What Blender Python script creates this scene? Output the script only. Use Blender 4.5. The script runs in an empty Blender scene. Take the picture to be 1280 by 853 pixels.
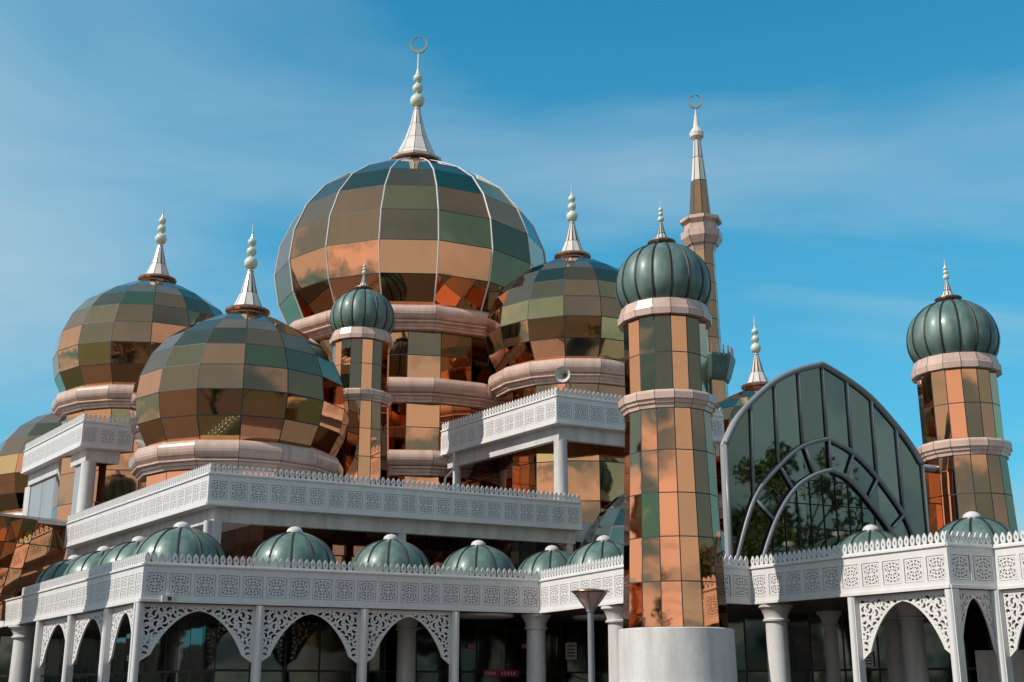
import bpy, bmesh, math, random
import numpy as np
from mathutils import Vector, Matrix
random.seed(7)
SC = bpy.context.scene
COL = SC.collection
R = math.radians

# ------------------------------------------------------------------ camera model (for reading plan positions)
F = 1508.0; TH = math.atan(434/1508.0); CX, CY = 640.0, 426.5; EYE = 1.6
cs, sn = math.cos(TH), math.sin(TH)
def ray(px, py):
    return (px-CX, F*cs+(py-CY)*sn, F*sn-(py-CY)*cs)
def P(px, py, z):
    d = ray(px, py); t = (z-EYE)/d[2]
    return (d[0]*t, d[1]*t)

def zat(px, py, Y):
    d = ray(px, py); return EYE+d[2]/d[1]*Y
def proj(x, y, z):
    z -= EYE
    dep = y*cs+z*sn; up = -y*sn+z*cs
    return (CX+F*x/dep, CY-F*up/dep)
def on_seg(A, B, px, z):
    lo, hi = -0.5, 1.5
    for _ in range(50):
        m = (lo+hi)/2
        if proj(A[0]+(B[0]-A[0])*m, A[1]+(B[1]-A[1])*m, z)[0] < px: lo = m
        else: hi = m
    return (A[0]+(B[0]-A[0])*lo, A[1]+(B[1]-A[1])*lo)
def add(a, b, k=1.0): return (a[0]+b[0]*k, a[1]+b[1]*k)
def sub(a, b): return (a[0]-b[0], a[1]-b[1])
def ln(a): return math.hypot(a[0], a[1])
def nrm(a): l = ln(a); return (a[0]/l, a[1]/l)

# ------------------------------------------------------------------ materials
def mat(name):
    m = bpy.data.materials.new(name); m.use_nodes = True
    nt = m.node_tree; b = nt.nodes['Principled BSDF']
    return m, nt, b
def N(nt, t, **k):
    n = nt.nodes.new(t)
    for a, v in k.items(): setattr(n, a, v)
    return n
def mixc(nt, fac, a, b, mode='MIX'):
    n = N(nt, 'ShaderNodeMix', data_type='RGBA', blend_type=mode)
    for s, v in ((0, fac), (6, a), (7, b)):
        if isinstance(v, (int, float)): n.inputs[s].default_value = v
        elif isinstance(v, tuple): n.inputs[s].default_value = (*v, 1)
        else: nt.links.new(v, n.inputs[s])
    return n.outputs[2]
def mth(nt, op, a, b=None, c=None, clamp=False):
    n = N(nt, 'ShaderNodeMath', operation=op, use_clamp=clamp)
    for i, v in enumerate((a, b, c)):
        if v is None: continue
        if isinstance(v, (int, float)): n.inputs[i].default_value = v
        else: nt.links.new(v, n.inputs[i])
    return n.outputs[0]
def noise(nt, scale, detail=4, vec=None, rough=.55, dist=0):
    n = N(nt, 'ShaderNodeTexNoise'); n.inputs['Scale'].default_value = scale
    n.inputs['Detail'].default_value = detail; n.inputs['Roughness'].default_value = rough
    n.inputs['Distortion'].default_value = dist
    if vec is not None: nt.links.new(vec, n.inputs['Vector'])
    return n
def ramp(nt, fac, stops):
    r = N(nt, 'ShaderNodeValToRGB'); e = r.color_ramp.elements
    while len(e) < len(stops): e.new(.5)
    for i, (p, c) in enumerate(stops):
        e[i].position = p; e[i].color = (*c, 1) if len(c) == 3 else c
    nt.links.new(fac, r.inputs[0]); return r.outputs[0]
def objvec(nt, sx=1, sy=1, sz=1):
    g = N(nt, 'ShaderNodeNewGeometry'); mp = N(nt, 'ShaderNodeMapping')
    nt.links.new(g.outputs['Position'], mp.inputs['Vector'])
    mp.inputs['Scale'].default_value = (sx, sy, sz)
    return mp.outputs['Vector']

def white_mat(name, col, rough=.45, dirt=.25, streak=1.0, spec=.5):
    m, nt, b = mat(name)
    v = objvec(nt, 1.2, 1.2, .18)
    n1 = noise(nt, 1.6, 6, v); n2 = noise(nt, 7, 5, objvec(nt))
    f = ramp(nt, n1.outputs[0], [(.42, (0, 0, 0)), (.75, (1, 1, 1))])
    f2 = ramp(nt, n2.outputs[0], [(.35, (0, 0, 0)), (.8, (1, 1, 1))])
    dc = tuple(c*k for c, k in zip(col, (.62, .58, .52)))
    c1 = mixc(nt, mth(nt, 'MULTIPLY', f, dirt*streak), col, dc)
    c2 = mixc(nt, mth(nt, 'MULTIPLY', f2, dirt*.5), c1, tuple(c*.7 for c in col))
    nt.links.new(c2, b.inputs['Base Color'])
    b.inputs['Roughness'].default_value = rough
    b.inputs['Specular IOR Level'].default_value = spec
    bp = N(nt, 'ShaderNodeBump'); bp.inputs['Strength'].default_value = .12; bp.inputs['Distance'].default_value = .02
    nt.links.new(n2.outputs[0], bp.inputs['Height']); nt.links.new(bp.outputs[0], b.inputs['Normal'])
    return m
M = {}
M['white'] = white_mat('white_paint', (.66, .645, .635))
M['field'] = white_mat('shade_toned_recess', (.36, .37, .39))  # white backing greyed to deepen the recess, its shade put into the colour
M['render'] = white_mat('white_render', (.60, .585, .58), .6, .9)
M['ceiling'] = white_mat('pale_soffit', (.62, .56, .54), .6, .3)
M['pink'] = white_mat('copper_tinged_tile', (.60, .42, .35), .16, .8, 1, .6)  # pale tile; pink reflected from the copper glass is put into its colour
M['spire'] = white_mat('enamelled_steel', (.72, .66, .61), .22, .5, 1, .8)
M['brass'] = white_mat('weathered_brass', (.30, .30, .24), .3, .5)
M['ball'] = white_mat('green_white_enamel', (.62, .68, .56), .2, .5, 1, .8)
M['grey'] = white_mat('grey_cladding', (.30, .32, .34), .4, .3)
M['alu'] = white_mat('grey_aluminium', (.19, .205, .22), .35, .2)
M['ribw'] = white_mat('pale_rib', (.55, .56, .56), .35, .2)
m, nt, b = mat('dark_seam'); b.inputs['Base Color'].default_value = (.018, .018, .02, 1); b.inputs['Roughness'].default_value = .6; M['seam'] = m
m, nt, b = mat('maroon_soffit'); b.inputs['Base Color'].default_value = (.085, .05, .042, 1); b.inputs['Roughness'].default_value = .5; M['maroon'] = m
m, nt, b = mat('copper_trim'); b.inputs['Base Color'].default_value = (.36, .22, .16, 1); b.inputs['Metallic'].default_value = .8; b.inputs['Roughness'].default_value = .28; M['trim'] = m
m, nt, b = mat('dark_interior'); b.inputs['Base Color'].default_value = (.03, .022, .02, 1); b.inputs['Roughness'].default_value = .7; M['dark'] = m
m, nt, b = mat('red_paint'); b.inputs['Base Color'].default_value = (.5, .03, .05, 1); M['red'] = m
m, nt, b = mat('black_print'); b.inputs['Base Color'].default_value = (.03, .03, .03, 1); M['black'] = m
m, nt, b = mat('lamp_glass'); b.inputs['Base Color'].default_value = (.75, .5, .42, 1); b.inputs['Roughness'].default_value = .25; b.inputs['Transmission Weight'].default_value = .35; M['lampglass'] = m

def glass_mat(name, c_lo, c_mid, c_hi, tilt=.042, rough=.018, warp=.022, alt=(.62, .44, .19)):
    """coated mirror glass: every pane has its own tone, part coating, part reflection put into the colour, and sits at a very slightly different angle"""
    m, nt, b = mat(name)
    at = N(nt, 'ShaderNodeAttribute', attribute_name='pane')
    sep = N(nt, 'ShaderNodeSeparateColor'); nt.links.new(at.outputs['Color'], sep.inputs[0])
    c = ramp(nt, sep.outputs[0], [(0, c_lo), (.45, c_mid), (1, c_hi)])
    c = mixc(nt, ramp(nt, sep.outputs[1], [(.84, (0, 0, 0)), (.88, (1, 1, 1))]), c, alt)  # olive panes: reflected sky and sun glint put into the pane colour
    gn = noise(nt, .9, 3, objvec(nt, 1, 1, .25))
    c = mixc(nt, mth(nt, 'MULTIPLY', gn.outputs[0], .35), c, tuple(x*.55 for x in c_mid))
    nt.links.new(c, b.inputs['Base Color'])
    b.inputs['Metallic'].default_value = 1
    dn = noise(nt, 5, 6, objvec(nt, 1, 1, .12))
    rr = mth(nt, 'MULTIPLY_ADD', dn.outputs[0], .05, rough-.012)
    nt.links.new(rr, b.inputs['Roughness'])
    geo = N(nt, 'ShaderNodeNewGeometry')
    vs = N(nt, 'ShaderNodeVectorMath', operation='SUBTRACT'); nt.links.new(at.outputs['Color'], vs.inputs[0]); vs.inputs[1].default_value = (.5, .5, .5)
    sc = N(nt, 'ShaderNodeVectorMath', operation='SCALE'); nt.links.new(vs.outputs[0], sc.inputs[0]); sc.inputs['Scale'].default_value = tilt*2
    wn = noise(nt, .8, 2, objvec(nt))
    v2 = N(nt, 'ShaderNodeVectorMath', operation='SUBTRACT'); nt.links.new(wn.outputs['Color'], v2.inputs[0]); v2.inputs[1].default_value = (.5, .5, .5)
    s2 = N(nt, 'ShaderNodeVectorMath', operation='SCALE'); nt.links.new(v2.outputs[0], s2.inputs[0]); s2.inputs['Scale'].default_value = warp
    a1 = N(nt, 'ShaderNodeVectorMath', operation='ADD'); nt.links.new(geo.outputs['Normal'], a1.inputs[0]); nt.links.new(sc.outputs[0], a1.inputs[1])
    a2 = N(nt, 'ShaderNodeVectorMath', operation='ADD'); nt.links.new(a1.outputs[0], a2.inputs[0]); nt.links.new(s2.outputs[0], a2.inputs[1])
    nn = N(nt, 'ShaderNodeVectorMath', operation='NORMALIZE'); nt.links.new(a2.outputs[0], nn.inputs[0])
    nt.links.new(nn.outputs[0], b.inputs['Normal'])
    return m
M['copper'] = glass_mat('copper_mirror_glass', (.40, .235, .13), (.58, .285, .145), (.86, .345, .18))
M['copper_dim'] = glass_mat('dimmed_copper_glass', (.20, .10, .065), (.30, .14, .085), (.44, .19, .11), .03, .02, .03, (.22, .16, .08))  # darker copy of the copper glass; recessed walls' dim reflections put into the colour
M['green_glass'] = glass_mat('dark_green_glass', (.20, .20, .155), (.25, .25, .19), (.29, .285, .22), .015, .02, .02, (.2, .19, .13))
M['door_glass'] = glass_mat('dark_door_glass', (.035, .04, .033), (.055, .062, .05), (.09, .09, .07), .015, .04, .03, (.06, .06, .05))

m, nt, b = mat('verdigris_gloss')
n1 = noise(nt, 2.2, 7, objvec(nt, 1, 1, .35), .65); n2 = noise(nt, 11, 6, objvec(nt), .7)
c = ramp(nt, n1.outputs[0], [(.25, (.055, .095, .085)), (.5, (.09, .15, .13)), (.75, (.17, .25, .215))])
c = mixc(nt, mth(nt, 'MULTIPLY', ramp(nt, n2.outputs[0], [(.5, (0, 0, 0)), (.8, (1, 1, 1))]), .2), c, (.23, .27, .22))
nt.links.new(c, b.inputs['Base Color']); b.inputs['Metallic'].default_value = .12
nt.links.new(mth(nt, 'MULTIPLY_ADD', n2.outputs[0], .3, .33), b.inputs['Roughness'])
b.inputs['Coat Weight'].default_value = .2; b.inputs['Coat Roughness'].default_value = .18
bp = N(nt, 'ShaderNodeBump'); bp.inputs['Strength'].default_value = .15; bp.inputs['Distance'].default_value = .03
nt.links.new(n1.outputs[0], bp.inputs['Height']); nt.links.new(bp.outputs[0], b.inputs['Normal'])
M['verdi'] = m

m, nt, b = mat('stone_paving')
br = N(nt, 'ShaderNodeTexBrick'); nt.links.new(objvec(nt), br.inputs['Vector']); br.inputs['Scale'].default_value = 1.2
br.inputs['Color1'].default_value = (.085, .06, .045, 1); br.inputs['Color2'].default_value = (.07, .048, .037, 1); br.inputs['Mortar'].default_value = (.04, .03, .028, 1)
n1 = noise(nt, .12, 6, objvec(nt))
nt.links.new(mixc(nt, mth(nt, 'MULTIPLY', n1.outputs[0], .7), br.outputs[0], (.04, .03, .025)), b.inputs['Base Color']); b.inputs['Roughness'].default_value = .7
M['paving'] = m
m, nt, b = mat('grass_and_earth')
n1 = noise(nt, .03, 8, objvec(nt))
nt.links.new(ramp(nt, n1.outputs[0], [(.4, (.03, .05, .02)), (.6, (.07, .055, .035))]), b.inputs['Base Color']); b.inputs['Roughness'].default_value = .9
M['earth'] = m
m, nt, b = mat('bark'); b.inputs['Base Color'].default_value = (.10, .07, .05, 1); b.inputs['Roughness'].default_value = .9; M['bark'] = m
m, nt, b = mat('leaves')
at = N(nt, 'ShaderNodeAttribute', attribute_name='pane'); sp = N(nt, 'ShaderNodeSeparateColor'); nt.links.new(at.outputs['Color'], sp.inputs[0])
nt.links.new(ramp(nt, sp.outputs[0], [(0, (.03, .06, .015)), (.6, (.07, .11, .02)), (1, (.14, .11, .03))]), b.inputs['Base Color']); b.inputs['Roughness'].default_value = .55
M['leaf'] = m

# ------------------------------------------------------------------ mesh builder
ROOT = {}
class MB:
    def __init__(s): s.v = []; s.f = []; s.m = []; s.c = []
    def poly(s, pts, mi=0, col=None):
        k = len(s.v); s.v += [tuple(p) for p in pts]; s.f.append(tuple(range(k, k+len(pts)))); s.m.append(mi); s.c.append(col)
    def mesh(s, V, Fs, mi=0):
        k = len(s.v); s.v += [tuple(p) for p in V]
        for f in Fs: s.f.append(tuple(i+k for i in f)); s.m.append(mi); s.c.append(None)
    def box(s, c, size, ang=0, mi=0):
        hx, hy, hz = size[0]/2, size[1]/2, size[2]/2; ca, sa = math.cos(ang), math.sin(ang)
        V = [(c[0]+x*ca-y*sa, c[1]+x*sa+y*ca, c[2]+z) for z in (-hz, hz) for x, y in ((-hx, -hy), (hx, -hy), (hx, hy), (-hx, hy))]
        s.mesh(V, [(3, 2, 1, 0), (4, 5, 6, 7), (0, 1, 5, 4), (1, 2, 6, 5), (2, 3, 7, 6), (3, 0, 4, 7)], mi)
    def bar(s, a, b, z0, z1, t, off=0, mi=0):
        """upright slab along plan line a-b, outer face pushed `off` outward (towards the right-hand normal)"""
        d = nrm(sub(b, a)); n = (d[1], -d[0])
        q = [add(a, n, off), add(b, n, off), add(b, n, off-t), add(a, n, off-t)]
        V = [(x, y, z) for z in (z0, z1) for x, y in q]
        s.mesh(V, [(3, 2, 1, 0), (4, 5, 6, 7), (0, 1, 5, 4), (1, 2, 6, 5), (2, 3, 7, 6), (3, 0, 4, 7)], mi)
    def prism(s, pts, z0, z1, mi=0):
        n = len(pts)
        s.mesh([(x, y, z0) for x, y in pts]+[(x, y, z1) for x, y in pts],
               [tuple(range(n-1, -1, -1)), tuple(range(n, 2*n))]+[(i, (i+1) % n, n+(i+1) % n, n+i) for i in range(n)], mi)
    def lathe(s, prof, n, c=(0, 0), rot=0, mi=0, cap=True):
        k = len(prof)
        V = [(c[0]+r*math.cos(rot+2*math.pi*j/n), c[1]+r*math.sin(rot+2*math.pi*j/n), z) for r, z in prof for j in range(n)]
        Fs = [(i*n+j, i*n+(j+1) % n, (i+1)*n+(j+1) % n, (i+1)*n+j) for i in range(k-1) for j in range(n)]
        if cap: Fs += [tuple(range(n-1, -1, -1)), tuple(range((k-1)*n, k*n))]
        s.mesh(V, Fs, mi)
    def tube(s, pts, r, n=6, mi=0, closed=False):
        pts = [Vector(p) for p in pts]; k = len(pts); V = []; up = None
        for i, p in enumerate(pts):
            t = (pts[min(i+1, k-1)]-pts[max(i-1, 0)]).normalized()
            if up is None:
                up = Vector((0, 0, 1)) if abs(t.z) < .9 else Vector((1, 0, 0))
            a = t.cross(up).normalized(); b2 = a.cross(t).normalized(); up = b2
            rr = r[i] if isinstance(r, (list, tuple)) else r
            V += [tuple(p+a*math.cos(2*math.pi*j/n)*rr+b2*math.sin(2*math.pi*j/n)*rr) for j in range(n)]
        Fs = [(i*n+j, i*n+(j+1) % n, (i+1)*n+(j+1) % n, (i+1)*n+j) for i in range(k-1) for j in range(n)]
        Fs += [tuple(range(n-1, -1, -1)), tuple(range((k-1)*n, k*n))]
        s.mesh(V, Fs, mi)
    def pane(s, q, seam=.02, mi=0, ms=1, col=None):
        """one glass pane: inset quad plus its dark joint border, four corners ccw from outside"""
        q = [Vector(p) for p in q]; c = sum(q, Vector())/4
        e = [min((q[i]-q[(i+1) % 4]).length for i in (0, 2)), min((q[i]-q[(i+1) % 4]).length for i in (1, 3))]
        fu = min(.3, seam/max(e[0], .05)); fv = min(.3, seam/max(e[1], .05))
        def bl(u, v): return q[0].lerp(q[1], u).lerp(q[3].lerp(q[2], u), v)
        inn = [bl(fu, fv), bl(1-fu, fv), bl(1-fu, 1-fv), bl(fu, 1-fv)]
        if col is None: col = (random.random(), random.random(), random.random())
        s.poly(inn, mi, col)
        for i in range(4):
            j = (i+1) % 4; s.poly([q[i], q[j], inn[j], inn[i]], ms)
    def build(s, name, mats, parent=None, smooth=False, angle=None):
        me = bpy.data.meshes.new(name); o0 = (0, 0, 0)
        if parent is not None:
            r = parent
            while r.parent: r = r.parent
            o0 = r.location if ROOT.get(r.name, False) else (0, 0, 0)
        me.from_pydata([(x-o0[0], y-o0[1], z-o0[2]) for x, y, z in s.v], [], s.f)
        if isinstance(mats, str): mats = [mats]
        for k in mats: me.materials.append(M[k])
        me.polygons.foreach_set('material_index', s.m)
        if smooth: me.polygons.foreach_set('use_smooth', [True]*len(s.f))
        if any(c is not None for c in s.c):
            at = me.attributes.new('pane', 'FLOAT_COLOR', 'FACE')
            arr = []
            for c in s.c: arr += list(c or (.5, .5, .5))+[1]
            at.data.foreach_set('color', arr)
        me.validate(); me.update()
        if smooth and angle: me.set_sharp_from_angle(angle=R(angle))
        o = bpy.data.objects.new(name, me); COL.objects.link(o)
        if parent is not None: o.parent = parent
        return o
def tag(o, label=None, cat=None, group=None, kind=None):
    for k, v in (('label', label), ('category', cat), ('group', group), ('kind', kind)):
        if v: o[k] = v
    return o
def thing(name, loc, label, cat, group=None, world=True):
    """Empty at the base of a thing. world=True: parts are modelled in world coordinates"""
    o = bpy.data.objects.new(name, None); COL.objects.link(o); o.location = loc
    o.empty_display_size = .5
    ROOT[o.name] = world
    return tag(o, label, cat, group)
def copy_tree(o, parent=None):
    c = o.copy(); COL.objects.link(c)
    if parent is not None: c.parent = parent
    for ch in list(o.children): copy_tree(ch, c)
    return c

# ------------------------------------------------------------------ profiles
def catmull(pts, per=8):
    out = []; p = [pts[0]]+list(pts)+[pts[-1]]
    for i in range(1, len(p)-2):
        for k in range(per):
            t = k/per
            out.append(tuple(.5*((2*p[i][a])+(-p[i-1][a]+p[i+1][a])*t+(2*p[i-1][a]-5*p[i][a]+4*p[i+1][a]-p[i+2][a])*t*t+(-p[i-1][a]+3*p[i][a]-3*p[i+1][a]+p[i+2][a])*t**3) for a in (0, 1)))
    out.append(tuple(pts[-1])); return out
def arcs(pts, n):
    L = [0]
    for a, b in zip(pts, pts[1:]): L.append(L[-1]+math.hypot(b[0]-a[0], b[1]-a[1]))
    out = []; j = 0
    for k in range(n+1):
        t = L[-1]*k/n
        while j < len(L)-2 and L[j+1] < t: j += 1
        f = (t-L[j])/max(1e-9, L[j+1]-L[j]); out.append((pts[j][0]+(pts[j+1][0]-pts[j][0])*f, pts[j][1]+(pts[j+1][1]-pts[j][1])*f))
    return out
BIG = catmull([(.86, 0), (.93, .12), (.985, .30), (1.0, .47), (.965, .68), (.87, .89), (.72, 1.07), (.53, 1.20), (.34, 1.30), (.17, 1.38)])
ONION = catmull([(.83, 0), (.93, .14), (.99, .34), (1.0, .52), (.965, .76), (.86, 1.0), (.70, 1.19), (.50, 1.33), (.30, 1.42), (.15, 1.47)])
HALF = catmull([(1.0, 0), (.985, .18), (.94, .38), (.85, .58), (.71, .76), (.52, .90), (.32, .985), (.18, 1.02)])

def crescent(mb, c, r, th, ang, mi=0):
    """upright ring, thick at the foot and thinning to a tiny gap at the top"""
    ca, sa = math.cos(ang), math.sin(ang); n = 40; V = []
    for k in range(n+1):
        a = math.pi/2+R(7)+(2*math.pi-R(14))*k/n
        w = r*(.05+.17*(1-math.sin(a))/2*1.6)
        for rr in (r, r-w):
            for s_ in (-th/2, th/2):
                x = rr*math.cos(a); V.append((c[0]+x*ca-s_*sa, c[1]+x*sa+s_*ca, c[2]+rr*math.sin(a)))
    Fs = []
    for k in range(n):
        a = 4*k; b = 4*k+4
        Fs += [(a, b, b+1, a+1), (a+2, a+3, b+3, b+2), (a, a+2, b+2, b), (a+1, b+1, b+3, a+3)]
    Fs += [(0, 1, 3, 2), (4*n, 4*n+2, 4*n+3, 4*n+1)]
    mb.mesh(V, Fs, mi)
def ball(mb, c, r, mi=0):
    mb.lathe([(r*math.sin(a), c[2]-r*math.cos(a)) for a in [math.pi*k/9 for k in range(1, 9)]], 14, (c[0], c[1]), 0, mi)

def finial(parent, c, z, s, big=False, crescent_on=False, n=10):
    """cone with enamelled facets, three balls and a needle. s = cone base radius"""
    cx, cy = c
    m1 = MB()
    if big: prof = [(s*1.18, z), (s*1.2, z+.10*s), (s*.98, z+.2*s), (s*.86, z+.42*s), (s*.55, z+1.12*s), (s*.32, z+1.85*s), (s*.15, z+2.65*s)]
    else: prof = [(s*1.04, z), (s*1.04, z+.08*s), (s, z+.1*s), (s*.58, z+1.1*s), (s*.19, z+2.7*s)]
    H = prof[-1][1]
    for i in range(len(prof)-1):
        for j in range(n):
            a0 = 2*math.pi*j/n+.3; a1 = 2*math.pi*(j+1)/n+.3
            q = [(cx+prof[k][0]*math.cos(a), cy+prof[k][0]*math.sin(a), prof[k][1]) for k, a in ((i, a0), (i, a1), (i+1, a1), (i+1, a0))]
            m1.pane(q, .018, 0, 1)
    sp_ = m1.build('spire', ['spire', 'seam'], parent)
    y = H
    for rr, gap in ((.45, .1), (.33, .06), (.29, .06)):
        rr *= s
        if big: rr *= .74
        m2 = MB(); m2.lathe([(rr*.5, y-.02), (rr*.35, y+gap*s+.02)], 12, c); y += gap*s; ball(m2, (cx, cy, y+rr), rr); y += 2*rr-.02
        m2.build('finial_ball', 'ball', sp_, True)
    m3 = MB(); hh = s*1.1
    m3.lathe([(.14*s, y-.03), (.05*s, y+hh*.25), (.035*s, y+hh)], 8, c)
    m3.build('needle', 'ball', sp_)
    if crescent_on:
        m4 = MB(); r4 = s*.42; crescent(m4, (cx, cy, y+hh+r4*.95), r4, .12, R(-8)); m4.build('crescent', 'brass', sp_)

def panes_lathe(mb, rows, n, c, rot, seam=.03, strips=False):
    cols = [[random.random() for _ in range(3)] for _ in range(n)]
    for i in range(len(rows)-1):
        for j in range(n):
            a0 = rot+2*math.pi*j/n; a1 = rot+2*math.pi*(j+1)/n
            q = [(c[0]+rows[k][0]*math.cos(a), c[1]+rows[k][0]*math.sin(a), rows[k][1]) for k, a in ((i, a0), (i, a1), (i+1, a1), (i+1, a0))]
            cc = None
            if strips: cc = tuple(min(1, max(0, v+random.uniform(-.16, .16))) for v in cols[j])
            mb.pane(q, seam, col=cc)
def ring_panels(mb, prof, n, c, rot, gap=.012):
    """moulded stone ring in n straight lengths with fine joints"""
    for j in range(n):
        a0 = rot+2*math.pi*j/n; a1 = rot+2*math.pi*(j+1)/n
        for i in range(len(prof)-1):
            q = [Vector((c[0]+prof[k][0]*math.cos(a), c[1]+prof[k][0]*math.sin(a), prof[k][1])) for k, a in ((i, a0), (i, a1), (i+1, a1), (i+1, a0))]
            f = gap/max(.05, (q[0]-q[1]).length)
            a, b2 = q[0].lerp(q[1], f), q[0].lerp(q[1], 1-f); d, c2 = q[3].lerp(q[2], f), q[3].lerp(q[2], 1-f)
            mb.poly([a, b2, c2, d], 0); mb.poly([q[0], a, d, q[3]], 1); mb.poly([b2, q[1], q[2], c2], 1)
def bull(r, z, h, b):
    """bull-nose ring profile from bottom mouldings up: outer radius r, bottom z, height h, body thickness b"""
    p = [(r-b, z), (r-b*.55, z), (r-b*.55, z+h*.10), (r-b*.45, z+h*.12), (r-b*.45, z+h*.22), (r-b*.2, z+h*.25), (r-b*.2, z+h*.31)]
    for k in range(11):
        a = -math.pi/2+math.pi*k/10
        p.append((r-b*.42+b*.42*math.cos(a), z+h*.66+h*.34*math.sin(a)))
    p.append((r-b, z+h)); return p

def domed_tower(name, c, Rd, zb, zlow, seam_deg, label, main=False, ringh=1.35, group='copper glass domed towers of the mosque', tiers=None, cres=False):
    phi = math.atan2(-c[1], -c[0])+R(seam_deg)
    t = thing(name, (c[0], c[1], zlow), label, 'domed tower', group)
    rows = [(r*Rd, zb+z*Rd) for r, z in arcs(BIG, 8)]
    d = MB(); panes_lathe(d, rows, 16, c, phi, .028 if not main else .03)
    dome = d.build('dome', ['copper', 'seam'], t)
    if main:
        for j in range(16):
            a = phi+2*math.pi*j/16
            rb = MB(); rb.tube([(c[0]+(r*Rd+.02)*math.cos(a), c[1]+(r*Rd+.02)*math.sin(a), zb+z*Rd) for r, z in arcs(BIG, 8)],   .05, 5)
            rb.build('rib', 'ribw', dome)
    ztop = rows[-1][1]; rt = rows[-1][0]
    k = MB(); k.lathe([(rt*.98, ztop-.05), (rt*1.0, ztop+.05), (rt*1.22, ztop+.15), (rt*1.24, ztop+.26), (rt*.9, ztop+.3)], 16, c, phi)
    k.build('collar', 'trim', dome)
    finial(t, c, ztop+.3, rt*(.86 if not main else 1.0), main, cres)
    for i, (zr, rr) in enumerate([(zb-ringh, Rd*.965)]+(tiers or [])):
        g = MB(); ring_panels(g, bull(rr, zr, ringh, Rd*.16 if not main else 1.2), 16, c, phi)
        g.build('ring', ['pink', 'seam'], t, True, 35)
    zr = [zb-ringh]+[q[0] for q in (tiers or [])]+[zlow]
    for i in range(len(zr)-1):
        top = zr[i]; bot = zr[i+1]+(ringh if i < len(zr)-2 else 0)
        if top-bot < .2: continue
        nr = max(1, round((top-bot)/2.0)); rd = Rd*.84
        g = MB(); panes_lathe(g, [(rd, bot+(top-bot)*q/nr) for q in range(nr+1)], 24 if main else 16, c, phi+R(4 if main else 0), .025)
        g.build('drum', ['copper', 'seam'], t)
    return t

# ------------------------------------------------------------------ marching squares fretwork
def march(Fv, x0, y0, dx):
    """Fv[j,i] > 0 inside. returns verts2d, faces, contour segments"""
    ny, nx = Fv.shape; vs = []; key = {}; faces = []; segs = []
    def cor(i, j):
        k = (0, i, j)
        if k not in key: key[k] = len(vs); vs.append((x0+i*dx, y0+j*dx))
        return key[k]
    def edg(i, j, a, b):
        k = (1, i, j) if a == 0 else (2, i, j)
        if k not in key:
            i2, j2 = (i+1, j) if a == 0 else (i, j+1)
            f0, f1 = Fv[j, i], Fv[j2, i2]; t = min(.95, max(.05, f0/(f0-f1)))
            key[k] = len(vs); vs.append((x0+(i+(i2-i)*t)*dx, y0+(j+(j2-j)*t)*dx))
        return key[k]
    S = Fv > 0; full = S[:-1, :-1] & S[1:, :-1] & S[:-1, 1:] & S[1:, 1:]
    for j in range(ny-1):
        for i in range(nx-1):
            s4 = (S[j, i], S[j, i+1], S[j+1, i+1], S[j+1, i])
            if not any(s4): continue
            if all(s4):
                if i > 0 and full[j, i-1]: continue
                e = i
                while e+1 < nx-1 and full[j, e+1]: e += 1
                faces.append((cor(i, j), cor(e+1, j), cor(e+1, j+1), cor(i, j+1))); continue
            cc = ((i, j), (i+1, j), (i+1, j+1), (i, j+1)); ee = ((i, j, 0), (i+1, j, 1), (i, j+1, 0), (i, j, 1))
            p = []; isx = []
            for k in range(4):
                if s4[k]: p.append(cor(*cc[k])); isx.append(False)
                if s4[k] != s4[(k+1) % 4]: p.append(edg(ee[k][0], ee[k][1], ee[k][2], 0)); isx.append(True)
            faces.append(tuple(p))
            n = len(p)
            for k in range(n):
                if isx[k] and isx[(k+1) % n] and s4.count(True) < 4:
                    segs.append((p[k], p[(k+1) % n]))
    return vs, faces, segs
def extrude2d(vs, faces, segs, th, back=True):
    """x along, z up, front at y=0 (facing -y), back at y=th"""
    n = len(vs); V = [(x, 0, z) for x, z in vs]+[(x, th, z) for x, z in vs]
    Fs = [tuple(f) for f in faces]
    if back: Fs += [tuple(i+n for i in reversed(f)) for f in faces]
    Fs += [(a, a+n, b+n, b) for a, b in segs]
    return V, Fs
def commas(inside, bx, n, sizes, gap, rng, wf=.42, mirror=None):
    """pack comma-shaped piercings inside a region; returns list of (pts, widths)"""
    P0 = np.zeros((0, 3)); out = []
    for s_ in sizes:
        for _ in range(n):
            cx = rng.uniform(bx[0], bx[1]); cy = rng.uniform(bx[2], bx[3])
            a0 = rng.uniform(0, 6.28); sw = rng.choice((-1, 1))*rng.uniform(1.8, 3.3); r = s_*rng.uniform(.8, 1.1)
            t = np.linspace(0, 1, 9); a = a0+sw*t; rr = r*(1-.35*t)
            pts = np.stack([cx+rr*np.cos(a), cy+rr*np.sin(a)], 1); w = s_*wf*np.sin(np.pi*(.12+.83*(1-t))**.8).clip(.08, 1)
            if np.any(inside(pts[:, 0], pts[:, 1]) < w+gap*.8): continue
            if len(P0):
                D = np.hypot(pts[:, None, 0]-P0[None, :, 0], pts[:, None, 1]-P0[None, :, 1])-w[:, None]-P0[None, :, 2]
                if D.min() < gap: continue
            P0 = np.vstack([P0, np.column_stack([pts, w])]); out.append((pts, w))
    return P0
def hole_field(X, Y, P0):
    Dm = np.full(X.shape, 9.0)
    for x, y, w in P0: Dm = np.minimum(Dm, np.hypot(X-x, Y-y)-w)
    return Dm

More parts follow.
